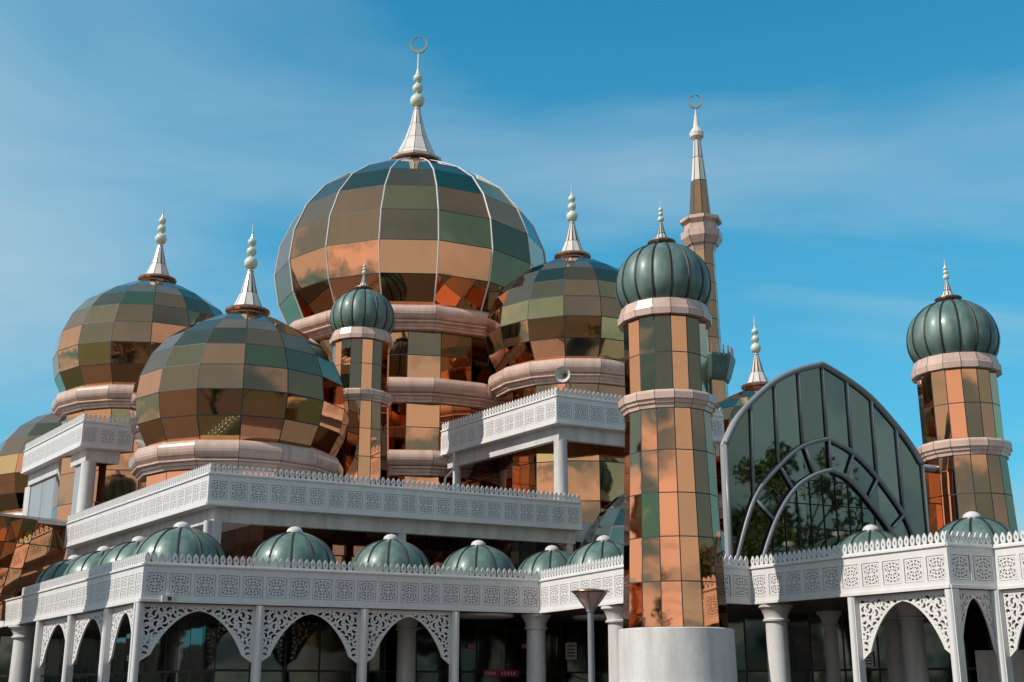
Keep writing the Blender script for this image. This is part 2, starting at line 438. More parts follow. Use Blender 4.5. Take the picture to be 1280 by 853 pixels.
# pierced relief square (0.74 m), fourfold symmetric
def panel_tile(seed=3, S=.74):
    rng = random.Random(seed); h = S/2
    ins = lambda x, y: np.minimum(np.minimum(x-.0, y-.0), np.minimum(h-.03-x, h-.03-y))
    P0 = commas(ins, (0, h, 0, h), 700, (.062, .046, .034, .024), .017, rng, .46)
    dx = .0125; n = int(S/dx)+3
    xs = (np.arange(n)-(n-1)/2)*dx; X, Y = np.meshgrid(xs, xs)
    Fv = np.minimum(np.minimum(h-abs(X), h-abs(Y)), hole_field(abs(X), abs(Y), P0))
    vs, fs, sg = march(Fv, xs[0], xs[0], dx)
    return extrude2d(vs, fs, sg, .05, False)
TILE = panel_tile()
# leaf-shaped battlement, pierced
def crest_tile(W=.25, H=.42):
    dx = .0125; nx = int(W/dx)+3; ny = int(H/dx)+3
    X, Y = np.meshgrid((np.arange(nx)-(nx-1)/2)*dx, (np.arange(ny)-1)*dx)
    yy = (Y/H).clip(0, 1); t2 = ((yy-.5)/.5).clip(0, 1)
    hw = np.where(yy < .16, .124, np.where(yy < .5, .05+.05*np.sin((yy-.16)/.34*math.pi/2), .10*(1-t2**1.7)**.9))
    body = np.minimum(hw-abs(X), np.minimum(Y+.004, H-Y))
    hole = np.hypot(X, (Y-.22)/2.6)-.026
    Fv = np.minimum(body, hole)
    vs, fs, sg = march(Fv, -(nx-1)/2*dx, -dx, dx)
    return extrude2d(vs, fs, sg, .05, True)
CREST = crest_tile()
def stamp(mb, tile, o, ang, sx=1.0, mi=0):
    V, Fs = tile; ca, sa = math.cos(ang), math.sin(ang)
    mb.mesh([(o[0]+x*sx*ca-y*sa, o[1]+x*sx*sa+y*ca, o[2]+z) for x, y, z in V], Fs, mi)

def parapet(par, a, b, zb, k=1.0, crest=True):
    """white parapet from a to b (left to right seen from outside), 1.75 m tall"""
    L = ln(sub(b, a)); d = nrm(sub(b, a)); ang = math.atan2(d[1], d[0]); n = (d[1], -d[0])
    w = MB()
    w.bar(a, b, zb, zb+.10, .30, .06)          # lip
    w.bar(a, b, zb+.10, zb+.265, .22, .014)        # base band
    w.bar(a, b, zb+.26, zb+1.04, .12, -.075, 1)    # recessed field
    w.bar(a, b, zb+1.04, zb+1.30, .20, -.01)   # plain frieze
    w.bar(a, b, zb+1.30, zb+1.36, .28, .05)    # top rail
    np_ = max(1, round(L/.88/k)); st = L/np_
    for i in range(np_+1):
        p = add(a, d, min(max(i*st, .06), L-.06)); p = add(p, n, -.04)
        w.box((p[0], p[1], zb+.65), (.13, .09, .776), ang)
    def sq(m_): m_.v = [(x, y, zb+(z-zb)*k) for x, y, z in m_.v]; return m_
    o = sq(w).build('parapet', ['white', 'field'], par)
    fz = MB()
    for i in range(np_):
        p = add(add(a, d, (i+.5)*st), n, -.012)
        stamp(fz, TILE, (p[0], p[1], zb+.65), ang, min(1.0*k, (st-.15)/.74))
    sq(fz).build('fretwork', 'white', o)
    if not crest: return o
    kc = max(1, round(L/.25/k)); sc = L/kc; cr = MB()
    for i in range(kc):
        p = add(add(a, d, (i+.5)*sc), n, -.03)
        stamp(cr, CREST, (p[0], p[1], zb+1.362), ang, sc/.25)
    sq(cr).build('cresting', 'white', o)
    return o

# arch screen, modelled for a 3.7 m bay, 2.15 m deep, top at z=0
BW, BH = 3.7, 2.15
def arch_open(x, z):
    """signed: >0 in the solid part of the screen"""
    ax = np.abs(x); hw = BW/2-.42; top = -.26; spring = -1.78
    # pointed arch from two arcs
    u = ((z-spring)/(top-spring)).clip(0, 1)
    half = hw*(np.sqrt((1-u**2.0).clip(0, 1))*.62+(1-u)*.38)
    inside_open = np.where(z < spring, hw+.0, half)
    return ax-inside_open
def arch_mesh():
    rng = random.Random(5)
    def foot(x): return -1.80-.32*((np.abs(x)-(BW/2-.42))/.42).clip(0, 1)**1.0
    def ins(x, z):
        s1 = arch_open(x, z)*.8; s2 = BW/2-.02-np.abs(x); s3 = -.04-z; s4 = z-foot(x)
        return np.minimum(np.minimum(s1, s2), np.minimum(s3, s4))
    hol = lambda x, z: np.minimum(ins(x, z)-.05, x)
    P0 = commas(hol, (0, BW/2, -BH, 0), 2600, (.11, .085, .065, .047, .034), .034, rng, .44)
    dx = .022; nx = int(BW/dx)+4; ny = int(BH/dx)+4
    xs = (np.arange(nx)-(nx-1)/2)*dx; zs = -BH-.03+np.arange(ny)*dx
    X, Z = np.meshgrid(xs, zs)
    Fv = np.minimum(np.minimum(np.minimum(arch_open(X, Z)*.8, BW/2-np.abs(X)), np.minimum(.0-Z, Z-foot(X))), hole_field(np.abs(X), Z, P0))
    vs, fs, sg = march(Fv, xs[0], zs[0], dx)
    V, Fs = extrude2d(vs, fs, sg, .07, True)
    mb = MB(); mb.mesh(V, Fs); return mb
ARCH = arch_mesh()
def arch_screen(par, a, b, zt):
    L = ln(sub(b, a)); d = nrm(sub(b, a)); c = add(a, d, L/2)
    if not hasattr(arch_screen, 'me'):
        o = ARCH.build('arch_screen', 'white'); arch_screen.me = o.data
    else:
        o = bpy.data.objects.new('arch_screen', arch_screen.me); COL.objects.link(o)
    o.parent = par; r = par
    n = (d[1], -d[0]); c = add(c, n, -.06)
    o.location = Vector((c[0], c[1], zt))-Vector(r.location); o.rotation_euler = (0, 0, math.atan2(d[1], d[0])); o.scale = ((L-.18)/BW, 1, 1)
    return o
def column(par, c, z0, z1, r, cap=True):
    m1 = MB(); m1.lathe([(r*1.25, z0), (r*1.25, z0+.12), (r*1.05, z0+.2), (r, z0+.3), (r*.94, z1-.62), (r*.94, z1-.0)], 28, c)
    o = m1.build('column', 'render', par, True, 40)
    if cap:
        m2 = MB(); m2.lathe([(r*.95, z1-.62), (r*1.14, z1-.60), (r*1.16, z1-.54), (r*1.02, z1-.50), (r*1.05, z1-.38), (r*1.32, z1-.14), (r*1.5, z1-.10), (r*1.5, z1-.004)], 28, c)
        m2.build('capital', 'render', o, True, 40)
    return o
def post(par, c, z0, z1, w, ang):
    m1 = MB()
    m1.box((c[0], c[1], (z0+z1)/2), (w, w, z1-z0), ang)
    m1.lathe([(w*.42, z0), (w*.42, z1-.02)], 14, add(c, (math.sin(ang), -math.cos(ang)), w*.42))
    m1.box((c[0], c[1], z0+.2), (w*1.4, w*1.4, .4), ang)
    return m1.build('post', 'white', par, True, 40)

def glass_wall(mb, a, b, z0, z1, cw=1.6, rh=1.6, seam=.03):
    L = ln(sub(b, a)); nc = max(1, round(L/cw)); nr = max(1, round((z1-z0)/rh)); d = nrm(sub(b, a))
    for i in range(nc):
        for j in range(nr):
            p, q = add(a, d, L*i/nc), add(a, d, L*(i+1)/nc); u, v = z0+(z1-z0)*j/nr, z0+(z1-z0)*(j+1)/nr
            mb.pane([(p[0], p[1], u), (q[0], q[1], u), (q[0], q[1], v), (p[0], p[1], v)], seam)

def ribbed_dome(par, c, Rg, z0, prof, n, phi, hs=1.0, name='dome'):
    """gores bulge outward between sunken dark seams"""
    rows = [(r*Rg, z0+z*Rg*hs) for r, z in arcs(prof, 16)]
    m1 = MB(); sub_ = 6; k = len(rows); nn = n*sub_
    V = []
    for r, z in rows:
        for j in range(nn):
            f = (j % sub_)/sub_; bulge = 1+.028*math.sin(math.pi*f)**.8
            a = phi+2*math.pi*j/nn; V.append((c[0]+r*bulge*math.cos(a), c[1]+r*bulge*math.sin(a), z))
    m1.mesh(V, [(i*nn+j, i*nn+(j+1) % nn, (i+1)*nn+(j+1) % nn, (i+1)*nn+j) for i in range(k-1) for j in range(nn)])
    o = m1.build(name, 'verdi', par, True, 28)
    rb = MB()
    for j in range(n):
        a = phi+2*math.pi*j/n
        rb.tube([(c[0]+(r+.01)*math.cos(a), c[1]+(r+.01)*math.sin(a), z) for r, z in rows], Rg*.026, 5)
    rb.build('seam', 'seam', o)
    return o

# ================================================================== LAYOUT
U = nrm((.886, .464)); W = nrm((-.57, .82)); Z1, Z2, Z3 = 4.6, 9.0, 15.0
def at(px, py, Y): d = ray(px, py); return (d[0]/d[1]*Y, Y)
# ---- ground
g = MB(); g.poly([(-1500, -1500, 0), (1500, -1500, 0), (1500, 1500, 0), (-1500, 1500, 0)]); tag(g.build('ground', 'earth'), 'flat green and brown ground stretching to the horizon around the mosque', 'ground', kind='structure')
g = MB(); g.poly([(-60, -45, .004), (60, -45, .004), (60, 100, .004), (-60, 100, .004)]); tag(g.build('plaza', 'paving'), 'brown stone paved plaza around the mosque', 'paving', kind='structure')

# ---- lower arcade
A = P(176, 752, Z1); B = P(675, 767, Z1); C = P(815, 750, Z1); D = P(940, 756, Z1); E = P(1188, 735, Z1); Fp = P(1247, 737.5, Z1)
L = P(22, 781, Z1); Lx = add(L, W, 12.0)
wr = nrm(sub(E, D)); G = add(Fp, wr, 7.0)
arc = thing('arcade', (A[0], A[1], 0), 'white arcade with pierced arches, leaf crested parapet and row of small green domes', 'arcade')
line = [Lx, L, A, B, C, D, E, Fp, G]
m1 = MB()
back = [add(G, U, 16), (34, 62), (30, 84), (-42, 92)]
m1.prism(line+back, Z1+.11, Z1+.25); m1.build('roof_slab', 'grey', arc)
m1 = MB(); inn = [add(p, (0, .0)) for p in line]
m1.prism(line+back, Z1-.015, Z1+.105); m1.build('soffit', 'maroon', arc)
parapet(arc, Lx, L, Z1, 1.0, False)
for a, b in ((L, A), (A, B), (B, C), (C, D), (D, E), (E, Fp), (Fp, G)):
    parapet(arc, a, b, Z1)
# arches
angAB = math.atan2(B[1]-A[1], B[0]-A[0])
def inset(p, d, k=.16):
    n = (d[1], -d[0]); return add(p, n, -k)
dAB = nrm(sub(B, A)); dLA = nrm(sub(A, L)); dDE = nrm(sub(E, D)); dFG = nrm(sub(G, Fp)); dEF = nrm(sub(Fp, E))
A_ = add(inset(A, dAB), dLA, -.12)
ab = [A_]+[inset(on_seg(A, B, px, 4.2), dAB) for px in (325, 456, 570)]
for p in ab: post(arc, p, 0, Z1-.02, .30, angAB)
for a, b in zip(ab, ab[1:]): arch_screen(arc, a, b, Z1-.02)
la = [inset(on_seg(L, A, px, 4.2), dLA) for px in (47, 86.5, 132)]+[A_]
for p in la[:-1]: post(arc, p, 0, Z1-.02, .30, math.atan2(dLA[1], dLA[0]))
for a, b in zip(la, la[1:]): arch_screen(arc, a, b, Z1-.02)
de = [inset(on_seg(D, E, 1064, 4.2), dDE), add(inset(E, dDE), dEF, .0)]
E_ = add(de[1], dDE, -.1)
de[1] = E_
F_ = add(inset(Fp, dEF), dFG, .12)
fg = [F_, add(F_, dFG, 3.4), add(F_, dFG, 6.6)]
for p in de+fg: post(arc, p, 0, Z1-.02, .30, math.atan2(dDE[1], dDE[0]))
arch_screen(arc, de[0], de[1], Z1-.02); arch_screen(arc, E_, F_, Z1-.02)
for a, b in zip(fg, fg[1:]): arch_screen(arc, a, b, Z1-.02)
# round columns
c680 = add(inset(B, dAB, .55), U, .1); column(arc, (c680[0], c680[1]), 0, Z1-.02, .42)
column(arc, inset(on_seg(B, C, 757, 4.0), nrm(sub(C, B)), .6), 0, Z1-.02, .46)
column(arc, inset(on_seg(D, E, 955, 4.0), dDE, .6), 0, Z1-.02, .42)
column(arc, inset(on_seg(L, A, 18, 4.0), dLA, .5), 0, Z1-.02, .55)
for px, Y in ((1044, 50), (1121, 47.5), (1143, 44.5), (508, 53)):
    d = ray(px, 815); column(arc, (d[0]/d[1]*Y, Y), 0, Z1-.02, .42)
# rear arch screens (second row, seen through the front ones)
# small green domes on the roof
hint = [('94', 94, 693), ('131', 131, 682), ('175', 175, 669.5), ('228', 228, 651.5), ('369', 369, 657.5), ('489', 489, 667), ('598', 598, 674.5), ('690', 690, 681), ('755', 755, 668.5), ('1088', 1088, 655), ('1214', 1214, 638.5)]
for _, px, py in hint:
    p = P(px, py, 8.1); rg = 1.76 if px != 228 else 1.88; hs_ = .9; zb_ = 7.78-1.02*rg*hs_
    phi = math.atan2(-p[1], -p[0])+R(-4)
    dm = ribbed_dome(arc, p, rg, zb_, HALF, 12, phi, hs_, 'green_dome')
    m1 = MB(); m1.lathe([(rg*1.02, Z1+.3), (rg*1.02, zb_+.02)], 24, p); m1.build('dome_base', 'render', dm)
    z = 7.78; m1 = MB(); m1.lathe([(.31, z-.06), (.34, z), (.34, z+.07), (.30, z+.17), (.19, z+.25), (.05, z+.29)], 20, p); m1.build('cap', 'render', dm, True, 40)
# inner glass walls of the arcade
gw = MB(); A1 = add(add(A, U, 4.5), W, 4.5); Lw = add(Lx, U, 4.5); B1 = add(add(B, W, 5), U, 4.5); D1p = add(add(D, U, 5.0), W, 4); G1 = add(G, U, 7.5)
for a, b in ((add(Lw, (-40, 4)), Lw), (Lw, A1), (A1, B1), (B1, D1p), (D1p, G1)): glass_wall(gw, a, b, 0, Z1-.02, 1.5, 2.3, .045)
gw.build('glass_wall', ['door_glass', 'seam'], arc)
ww = MB(); q0 = on_seg(D1p, G1, 1203, 3.0); q0 = add(q0, (0, -1), 1.2); q1 = add(q0, nrm((1, -.35)), 7); ww.bar(q0, q1, 0, 2.9, .2); ww.build('white_wall', 'render', arc)
for px, py in ((605, 771), (752, 773), (700, 785), (1010, 779), (640, 788), (1100, 781), (430, 775)):
    p = P(px, py, Z1-.1)
    lm = MB(); lm.lathe([(1.15, Z1-.14), (1.25, Z1-.10), (1.25, Z1-.018)], 32, p); lm.build('ceiling_disc', 'white', arc)

# ---- level 2 terrace
C2 = P(259, 631, Z2); L2 = P(80, 685.5, Z2); R2 = P(727, 663, Z2)
hall = thing('prayer_hall', (-8, 66, 0), 'mosque prayer hall of copper mirror glass with white stepped terraces and parapets', 'building')
K = add(R2, W, 18)
m1 = MB(); m1.prism([L2, C2, R2, K, add(L2, U, 16)], Z2+.105, Z2+.25); m1.build('terrace_slab', 'grey', hall)
m1 = MB(); m1.prism([L2, C2, R2, K, add(L2, U, 16)], Z2-.01, Z2+.10); m1.build('terrace_soffit', 'ceiling', hall)
parapet(hall, L2, C2, Z2); parapet(hall, C2, R2, Z2)
dC = nrm(sub(R2, C2)); dL = nrm(sub(C2, L2))
Lret = add(L2, U, 2.0); m1 = MB(); m1.bar(Lret, L2, Z2, Z2+1.36, .15); m1.build('parapet_return', 'white', hall)
m1 = MB(); i1 = add(add(C2, U, .5), W, .5)
m1.bar(i1, add(R2, W, .5), Z2-.62, Z2-.012, .35); m1.bar(add(L2, U, .5), i1, Z2-.62, Z2-.012, .35); m1.build('fascia_beam', 'render', hall)
for px, s_ in ((274, .62), (511, .38), (722, .35)):
    p = add(on_seg(C2, R2, px, 8), W, .75)
    m1 = MB(); m1.box((p[0], p[1], (5+Z2-.62)/2), (s_, s_, Z2-.62-4.92), angAB); m1.build('pillar', 'render', hall)
p = add(on_seg(C2, R2, 264.5, 8), W, .5); column(hall, p, 4.95, Z2-.6, .17, False)
gw = MB(); a0 = add(add(L2, U, 4.2), W, 2); a1 = add(add(C2, U, 4.2), W, 4.2); a2 = add(R2, W, 4.2)
glass_wall(gw, a0, a1, 4.9, Z2-.01, 1.7, 1.4); glass_wall(gw, a1, add(a2, U, 6), 4.9, Z2-.01, 1.7, 1.4)
gw.build('glass_wall', ['copper_dim', 'seam'], hall)
# white wall closing the right end of level 2
m1 = MB(); m1.bar(add(R2, W, 5.2), add(add(R2, W, 5.2), U, 8), 5, Z2+1.2, .3); m1.build('end_wall', 'render', hall)

# ---- level 3 balconies (right and left)
def balcony(corner, left, right, Z3, k=1.0):
    Lp, Cp, Rp = P(*left, Z3), P(*corner, Z3), None
    if len(right) == 2: Rp = P(*right, Z3)
    else: Rp = add(Cp, U, right[0])
    q = [Lp, Cp, Rp, add(Rp, W, 8), add(Lp, U, ln(sub(Rp, Cp)))]
    m1 = MB(); m1.prism(q, Z3+.105, Z3+.25); m1.build('balcony_slab', 'render', hall)
    m1 = MB(); m1.prism(q, Z3-.01, Z3+.10); m1.build('balcony_soffit', 'ceiling', hall)
    parapet(hall, Lp, Cp, Z3, k); parapet(hall, Cp, Rp, Z3, k)
    i_ = add(add(Cp, U, .45), W, .45); m1 = MB(); m1.bar(i_, add(Rp, W, .45), Z3-.75, Z3-.012, .35); m1.bar(add(Lp, U, .45), i_, Z3-.75, Z3-.012, .35); m1.build('fascia_beam', 'render', hall)
    return Lp, Cp, Rp, i_
Lb, Cb, Rb, ib = balcony((695.6, 529), (551, 570), (10.95,), Z3, 1.117)
column(hall, add(add(ib, U, .3), W, .3), Z2+.28, Z3-.74, .38, False)
column(hall, add(add(add(Lb, U, .55), W, -.9), (0, 0)), Z2+.28, Z3-.74, .26, False)
gw = MB(); g1 = add(add(Cb, U, 2.2), W, 3.0); glass_wall(gw, add(add(Lb, U, 2.2), W, 3), g1, Z2+.28, Z3-.02, 1.6, 1.5); glass_wall(gw, g1, add(add(Rb, U, 1), W, 3.0), Z2+.28, Z3-.02, 1.6, 1.5)
gw.build('glass_wall', ['copper_dim', 'seam'], hall)
Ll, Cl, Rl, il = balcony((101, 558), (27, 592.7), (165, 564.5), 15.0, 1.117)
Z3l = 15.0
column(hall, add(add(il, U, .3), W, .35), Z2+.2, Z3l-.74, .45, False)
m1 = MB(); s0 = add(add(Ll, U, .6), W, -.3); s1 = add(add(il, U, .1), W, .9)
k = 4
for i in range(k):
    for j in range(2):
        d = sub(s1, s0); p, q = add(s0, d, i/k), add(s0, d, (i+1)/k); z0_, z1_ = Z2-.5, Z3l-.8; u, v = z0_+(z1_-z0_)*j/2, z0_+(z1_-z0_)*(j+1)/2
        m1.pane([(p[0], p[1], u), (q[0], q[1], u), (q[0], q[1], v), (p[0], p[1], v)], .03)
m1.bar(add(s0, d, -.12), s0, Z2-.7, Z3l-.75, .3, .05, 2)
m1.build('cladding_wall', ['grey', 'seam', 'render'], hall)
gw = MB(); glass_wall(gw, add(add(il, W, 3), U, 1.6), add(add(Rl, U, 3), W, 3.2), Z2-1, Z3l-.02, 1.6, 1.5); gw.build('glass_wall', ['copper_dim', 'seam'], hall)
# rainwater pipe under the right balcony
m1 = MB(); p = add(Lb, sub(Cb, Lb), .13)
m1.tube([(p[0], p[1], Z3-.02), (p[0], p[1], Z3-1.0), (p[0]-.5, p[1]-.2, Z3-1.6), (p[0]-.55, p[1]-.2, Z2+1)], .07, 8); m1.build('drainpipe', 'white', hall)
# copper glass low block at the far left
gp = [P(-60, 640, 10.4), P(0, 645, 10.4), P(30, 648, 10.4), P(46, 650, 10.4), P(84, 654, 10.4)]
gb = MB(); tops = [(*add(gp[i], (0, 0)), 10.2) for i in range(5)]
for i in range(4):
    a, b = gp[i], gp[i+1]; k2 = 2 if i in (0, 1, 3) else 1
    lowa, lowb = add(a, (0, -1), 2.2 if i != 2 else 2.2), add(b, (0, -1), 2.2)
    for j in range(4):
        for q in range(k2):
            fa, fb = q/k2, (q+1)/k2
            def pt(f, h): 
                t_ = 1-h; x = a[0]+(b[0]-a[0])*f; y = a[1]+(b[1]-a[1])*f+(0.9 if i == 3 else 0)*f; return (x-(lowa[0]-a[0])*0, y-2.4*t_, 4.9+5.5*h)
            gb.pane([pt(fa, j/4), pt(fb, j/4), pt(fb, (j+1)/4), pt(fa, (j+1)/4)], .03)
gb.build('sloping_glass_block', ['copper', 'seam'], hall)
m1 = MB()
for i in range(4): m1.bar(gp[i], gp[i+1], 10.4, 10.54, .6, .05)
m1.prism([gp[0], gp[1], gp[2], gp[3], gp[4], add(gp[4], (0, 6)), add(gp[0], (0, 6))], 10.25, 10.39)
m1.build('block_coping', 'render', hall)
# dark curved glass vault beside the front minaret
vc = at(818, 690, 58); v = MB(); hv = zat(818, 608, 58)-5
rows = [(4.2*math.cos(a), 5.0+hv*math.sin(a)) for a in [R(90)*k/7 for k in range(7)]]+[(.2, 5.0+hv)]
panes_lathe(v, rows, 20, vc, .2, .05); v.build('curved_glass_roof', ['green_glass', 'seam'], hall)

# ---- domed towers
def zf(px, py, Y, r):   # height read at the near edge of a ring
    return zat(px, py, Y-r)
cM = at(517, 325, 80); zM = zf(517, 380, 80, 8.7)
domed_tower('domed_tower', cM, 9.5, zM, Z1, 9.3, 'largest domed tower, with white ribs and a crescent above a three ringed drum', True, 1.5, tiers=[(zf(520, 500, 80, 8.7), 9.0), (zf(520, 592, 80, 8.7), 9.0)], cres=True)
c3 = at(304, 480, 61.5); domed_tower('domed_tower', c3, 5.6, zf(301, 549, 61.5, 5.1), Z2+.2, 0, 'copper domed tower standing lowest and nearest, on the long middle terrace')
c4 = at(717, 405, 70); domed_tower('domed_tower', c4, 5.47, zf(717, 447, 70, 5.0), Z2+.2, -5.8, 'copper domed tower on the right balcony, just right of the largest dome')
c2 = at(189, 440, 75); domed_tower('domed_tower', c2, 5.9, zf(189, 480, 75, 5.4), Z1, -.9, 'copper domed tower behind the upper left balcony, second dome from left')
c1 = at(96, 600, 90); domed_tower('domed_tower', c1, 6.3, zf(96, 638, 90, 6), Z1, 4, 'lowest copper domed tower cut by the left edge of the photo')
c5 = at(952, 560, 72); domed_tower('domed_tower', c5, 5.0, zat(952, 488, 72)-1.38*5.0, Z1, 0, 'copper domed tower mostly hidden behind the glass arch, only spire showing')

# ---- minarets with green onion domes (one modelled, then copied)
def minaret(label, c, Yd, rr=1.0):
    t = thing('minaret', (0, 0, 0), label, 'minaret', 'copper glass minarets with ribbed green domes', world=False)
    z = lambda y: zat(840, y, 41)
    phi = math.atan2(-c[1], -c[0])+R(8)
    zp = z(787)
    m1 = MB(); m1.lathe([(2.02, 0), (2.02, zp-2.0), (1.99, zp-1.72), (1.93, zp-1.70), (1.90, zp-.03), (1.84, zp), (1.0, zp)], 48, (0, 0)); m1.build('plinth', 'render', t, True, 40)
    z2b, z2t, z1b, z1t = z(521), z(499), z(408), z(387)
    s1 = MB(); n1 = 5
    def rad(zz): return 1.75+(1.5-1.75)*(zz-zp)/(z2b-zp)
    panes_lathe(s1, [(rad(zp+(z2b-zp)*k/n1), zp+(z2b-zp)*k/n1) for k in range(n1+1)], 16, (0, 0), phi, .018, True)
    s1.build('lower_shaft', ['copper', 'seam'], t)
    s2 = MB(); panes_lathe(s2, [(1.47, z2t+(z1b-z2t)*k/2) for k in range(3)], 16, (0, 0), phi, .018, True); s2.build('upper_shaft', ['copper', 'seam'], t)
    h = z2t-z2b; g1 = MB()
    ring_panels(g1, [(1.45, z2b), (1.56, z2b), (1.58, z2b+h*.2), (1.64, z2b+h*.25), (1.66, z2b+h*.42), (1.72, z2b+h*.46), (1.73, z2b+h*.8), (1.66, z2b+h*.95), (1.4, z2b+h)], 16, (0, 0), phi); g1.build('ring', ['pink', 'seam'], t)
    h = z1t-z1b; g1 = MB()
    ring_panels(g1, [(1.4, z1b), (1.66, z1b), (1.68, z1b+h*.36), (1.63, z1b+h*.42), (1.60, z1b+h*.6), (1.53, z1b+h*.95), (1.3, z1b+h)], 16, (0, 0), phi); g1.build('ring', ['pink', 'seam'], t)
    dm = ribbed_dome(t, (0, 0), 1.67, z1t, ONION, 16, phi+R(2), .99)
    zt = z1t+1.47*1.67*.99
    m1 = MB(); m1.lathe([(.3, zt-.05), (.46, zt+.02), (.52, zt+.08), (.5, zt+.13), (.3, zt+.15)], 20, (0, 0)); m1.build('collar', 'trim', dm)
    finial(t, (0, 0), zt+.13, .27, False)
    t.location = (c[0], c[1], 0)
    return t
cF = at(838, 600, 41)
m0 = minaret('nearest minaret, full height on a round white plinth beside the street lamp', cF, 41)
def more(label, px, py_ring, Y, rot):
    c = at(px, py_ring, Y); t = copy_tree(m0); t['label'] = label
    t.location = (c[0], c[1], zat(px, py_ring, Y)-zat(840, 387, 41)); t.rotation_euler = (0, 0, rot); return t
def ground_fix(t):
    dz = t.location.z
    if dz > .05:
        m1 = MB(); m1.lathe([(2.3, 0), (2.3, dz)], 32, (t.location.x, t.location.y))
        k_ = t.scale[0]; m1.v = [((x-t.location.x)/k_, (y-t.location.y)/k_, (z-dz)/k_) for x, y, z in m1.v]
        m1.build('footing', 'render', t)
t = more('slim minaret between the two nearest copper domes, before the largest dome', 452.5, 418, 66.5, R(8)); t.scale = (1.09, 1.09, 1.09); t.location.z = zat(452.5, 418, 66.5)-1.09*zat(840, 387, 41); ground_fix(t)
t = more('minaret rising alone against the sky right of the glass arch', 1193.5, 452, 54, R(-14)); t.scale = (1.2, 1.2, 1.2); t.location.z = zat(1193.5, 452, 54)-1.2*zat(840, 387, 41); ground_fix(t)
t = more('minaret beyond the left edge whose shaft shades the lower parapet', 0, 0, 41, 0); t.location = (-26.2, 44.6, 0)
t = more('minaret beyond the left edge whose dome shades the middle terrace', 0, 0, 41, 0); t.location = (-31.5, 55.0, 0)

# ---- tall slender minaret with crescent
cT = at(877, 300, 85); zT = lambda y: zat(877, y, 85); ph = math.atan2(-cT[1], -cT[0])+R(10)
tt = thing('tall_minaret', (cT[0], cT[1], 0), 'tall slender minaret with octagonal balcony and crescent behind nearest minaret', 'minaret')
k_ = 85/1440.
s1 = MB(); panes_lathe(s1, [(24*k_, zT(640)+(zT(480)-zT(640))*i/4) for i in range(5)], 8, cT, ph, .03); s1.lathe([(24.5*k_, 0), (24.5*k_, zT(640))], 8, cT, ph, 1); s1.build('lower_shaft', ['copper', 'seam'], tt)
s1 = MB(); s1.lathe([(25*k_, zT(480)), (27*k_, zT(477)), (29*k_, zT(472)), (34*k_, zT(456)), (35*k_, zT(452)), (35*k_, zT(449)), (20*k_, zT(449))], 8, cT, ph); b_ = s1.build('balcony', 'verdi', tt)
s1 = MB()
for j in range(24):
    a = 2*math.pi*j/24+ph; s1.box((cT[0]+31.5*k_*math.cos(a), cT[1]+31.5*k_*math.sin(a), zT(445)), (.12, .12, .8))
s1.build('balustrade', 'alu', b_)
s1 = MB(); n_ = 6; panes_lathe(s1, [((19-3.5*i/n_)*k_, zT(449)+(zT(312)-zT(449))*i/n_) for i in range(n_+1)], 8, cT, ph, .03); s1.build('upper_shaft', ['copper', 'seam'], tt)
s1 = MB(); ring_panels(s1, [(15*k_, zT(318)), (19*k_, zT(310)), (21*k_, zT(309)), (26.5*k_, zT(301)), (27*k_, zT(293)), (22*k_, zT(291)), (22*k_, zT(283)), (27*k_, zT(280)), (27*k_, zT(276)), (14*k_, zT(275))], 8, cT, ph, .03); s1.build('gallery', ['pink', 'seam'], tt)
s1 = MB(); panes_lathe(s1, [(14.5*k_, zT(275)), (10.5*k_, zT(228))], 8, cT, ph, .04); s1.build('lower_cone', ['copper', 'seam'], tt)
s1 = MB(); panes_lathe(s1, [(10.5*k_, zT(228)), (7*k_, zT(198)), (5*k_, zT(176))], 8, cT, ph, .03); uc = s1.build('upper_cone', ['spire', 'seam'], tt)
s1 = MB(); s1.lathe([(4*k_, zT(177)), (9*k_, zT(172)), (9.5*k_, zT(167)), (7*k_, zT(163)), (4.5*k_, zT(160)), (2*k_, zT(146)), (.6*k_, zT(138)), (.6*k_, zT(135))], 12, cT, ph); s1.build('bell_cap', 'spire', uc)
s1 = MB(); crescent(s1, (cT[0], cT[1], zT(127.5)), 9.5*k_, .15, R(-8)); s1.build('crescent', 'brass', uc)

# ---- great glass arch facade
Lf = at(906, 556, 48.0); zs = zat(906, 556, 48.0); Rf = P(1151.5, 580, zs)
fa = thing('glass_arch_hall', (Lf[0], Lf[1], 0), 'great pointed arch of dark glass with grey mullions right of nearest minaret', 'building')
dF = nrm(sub(Rf, Lf)); WF = ln(sub(Rf, Lf)); nF = (dF[1], -dF[0]); wi = (-nF[0], -nF[1])
def fuz(px, py):
    """read a point of the flat facade: (u along it, height)"""
    d = ray(px, py); t = (Lf[0]*nF[0]+Lf[1]*nF[1])/(d[0]*nF[0]+d[1]*nF[1])
    q = (d[0]*t-Lf[0], d[1]*t-Lf[1]); return ((q[0]*dF[0]+q[1]*dF[1])/WF, EYE+d[2]*t)
def c3(x, y): return fuz(860+x/2.94, 430+y/2.94)
def smooth_line(pts, per=5): return catmull([c3(*p) for p in pts], per)
OUT = smooth_line([(135, 370), (175, 285), (230, 215), (315, 140), (400, 98), (490, 75)])+smooth_line([(490, 75), (580, 130), (670, 200), (760, 300), (820, 380), (855, 440)])[1:]
OUT = [(min(1, max(0, u)), z) for u, z in OUT]
OUT[0] = (0, zs); OUT[-1] = (1, zs)
def fp(u, z, off=0.0): p = add(add(Lf, dF, WF*u), nF, off); return (p[0], p[1], z)
zlo = 5.0; nb = len(OUT)-1
tops_ = [(228, 230), (315, 145), (402, 100), (490, 80), (580, 130), (670, 200), (762, 310)]
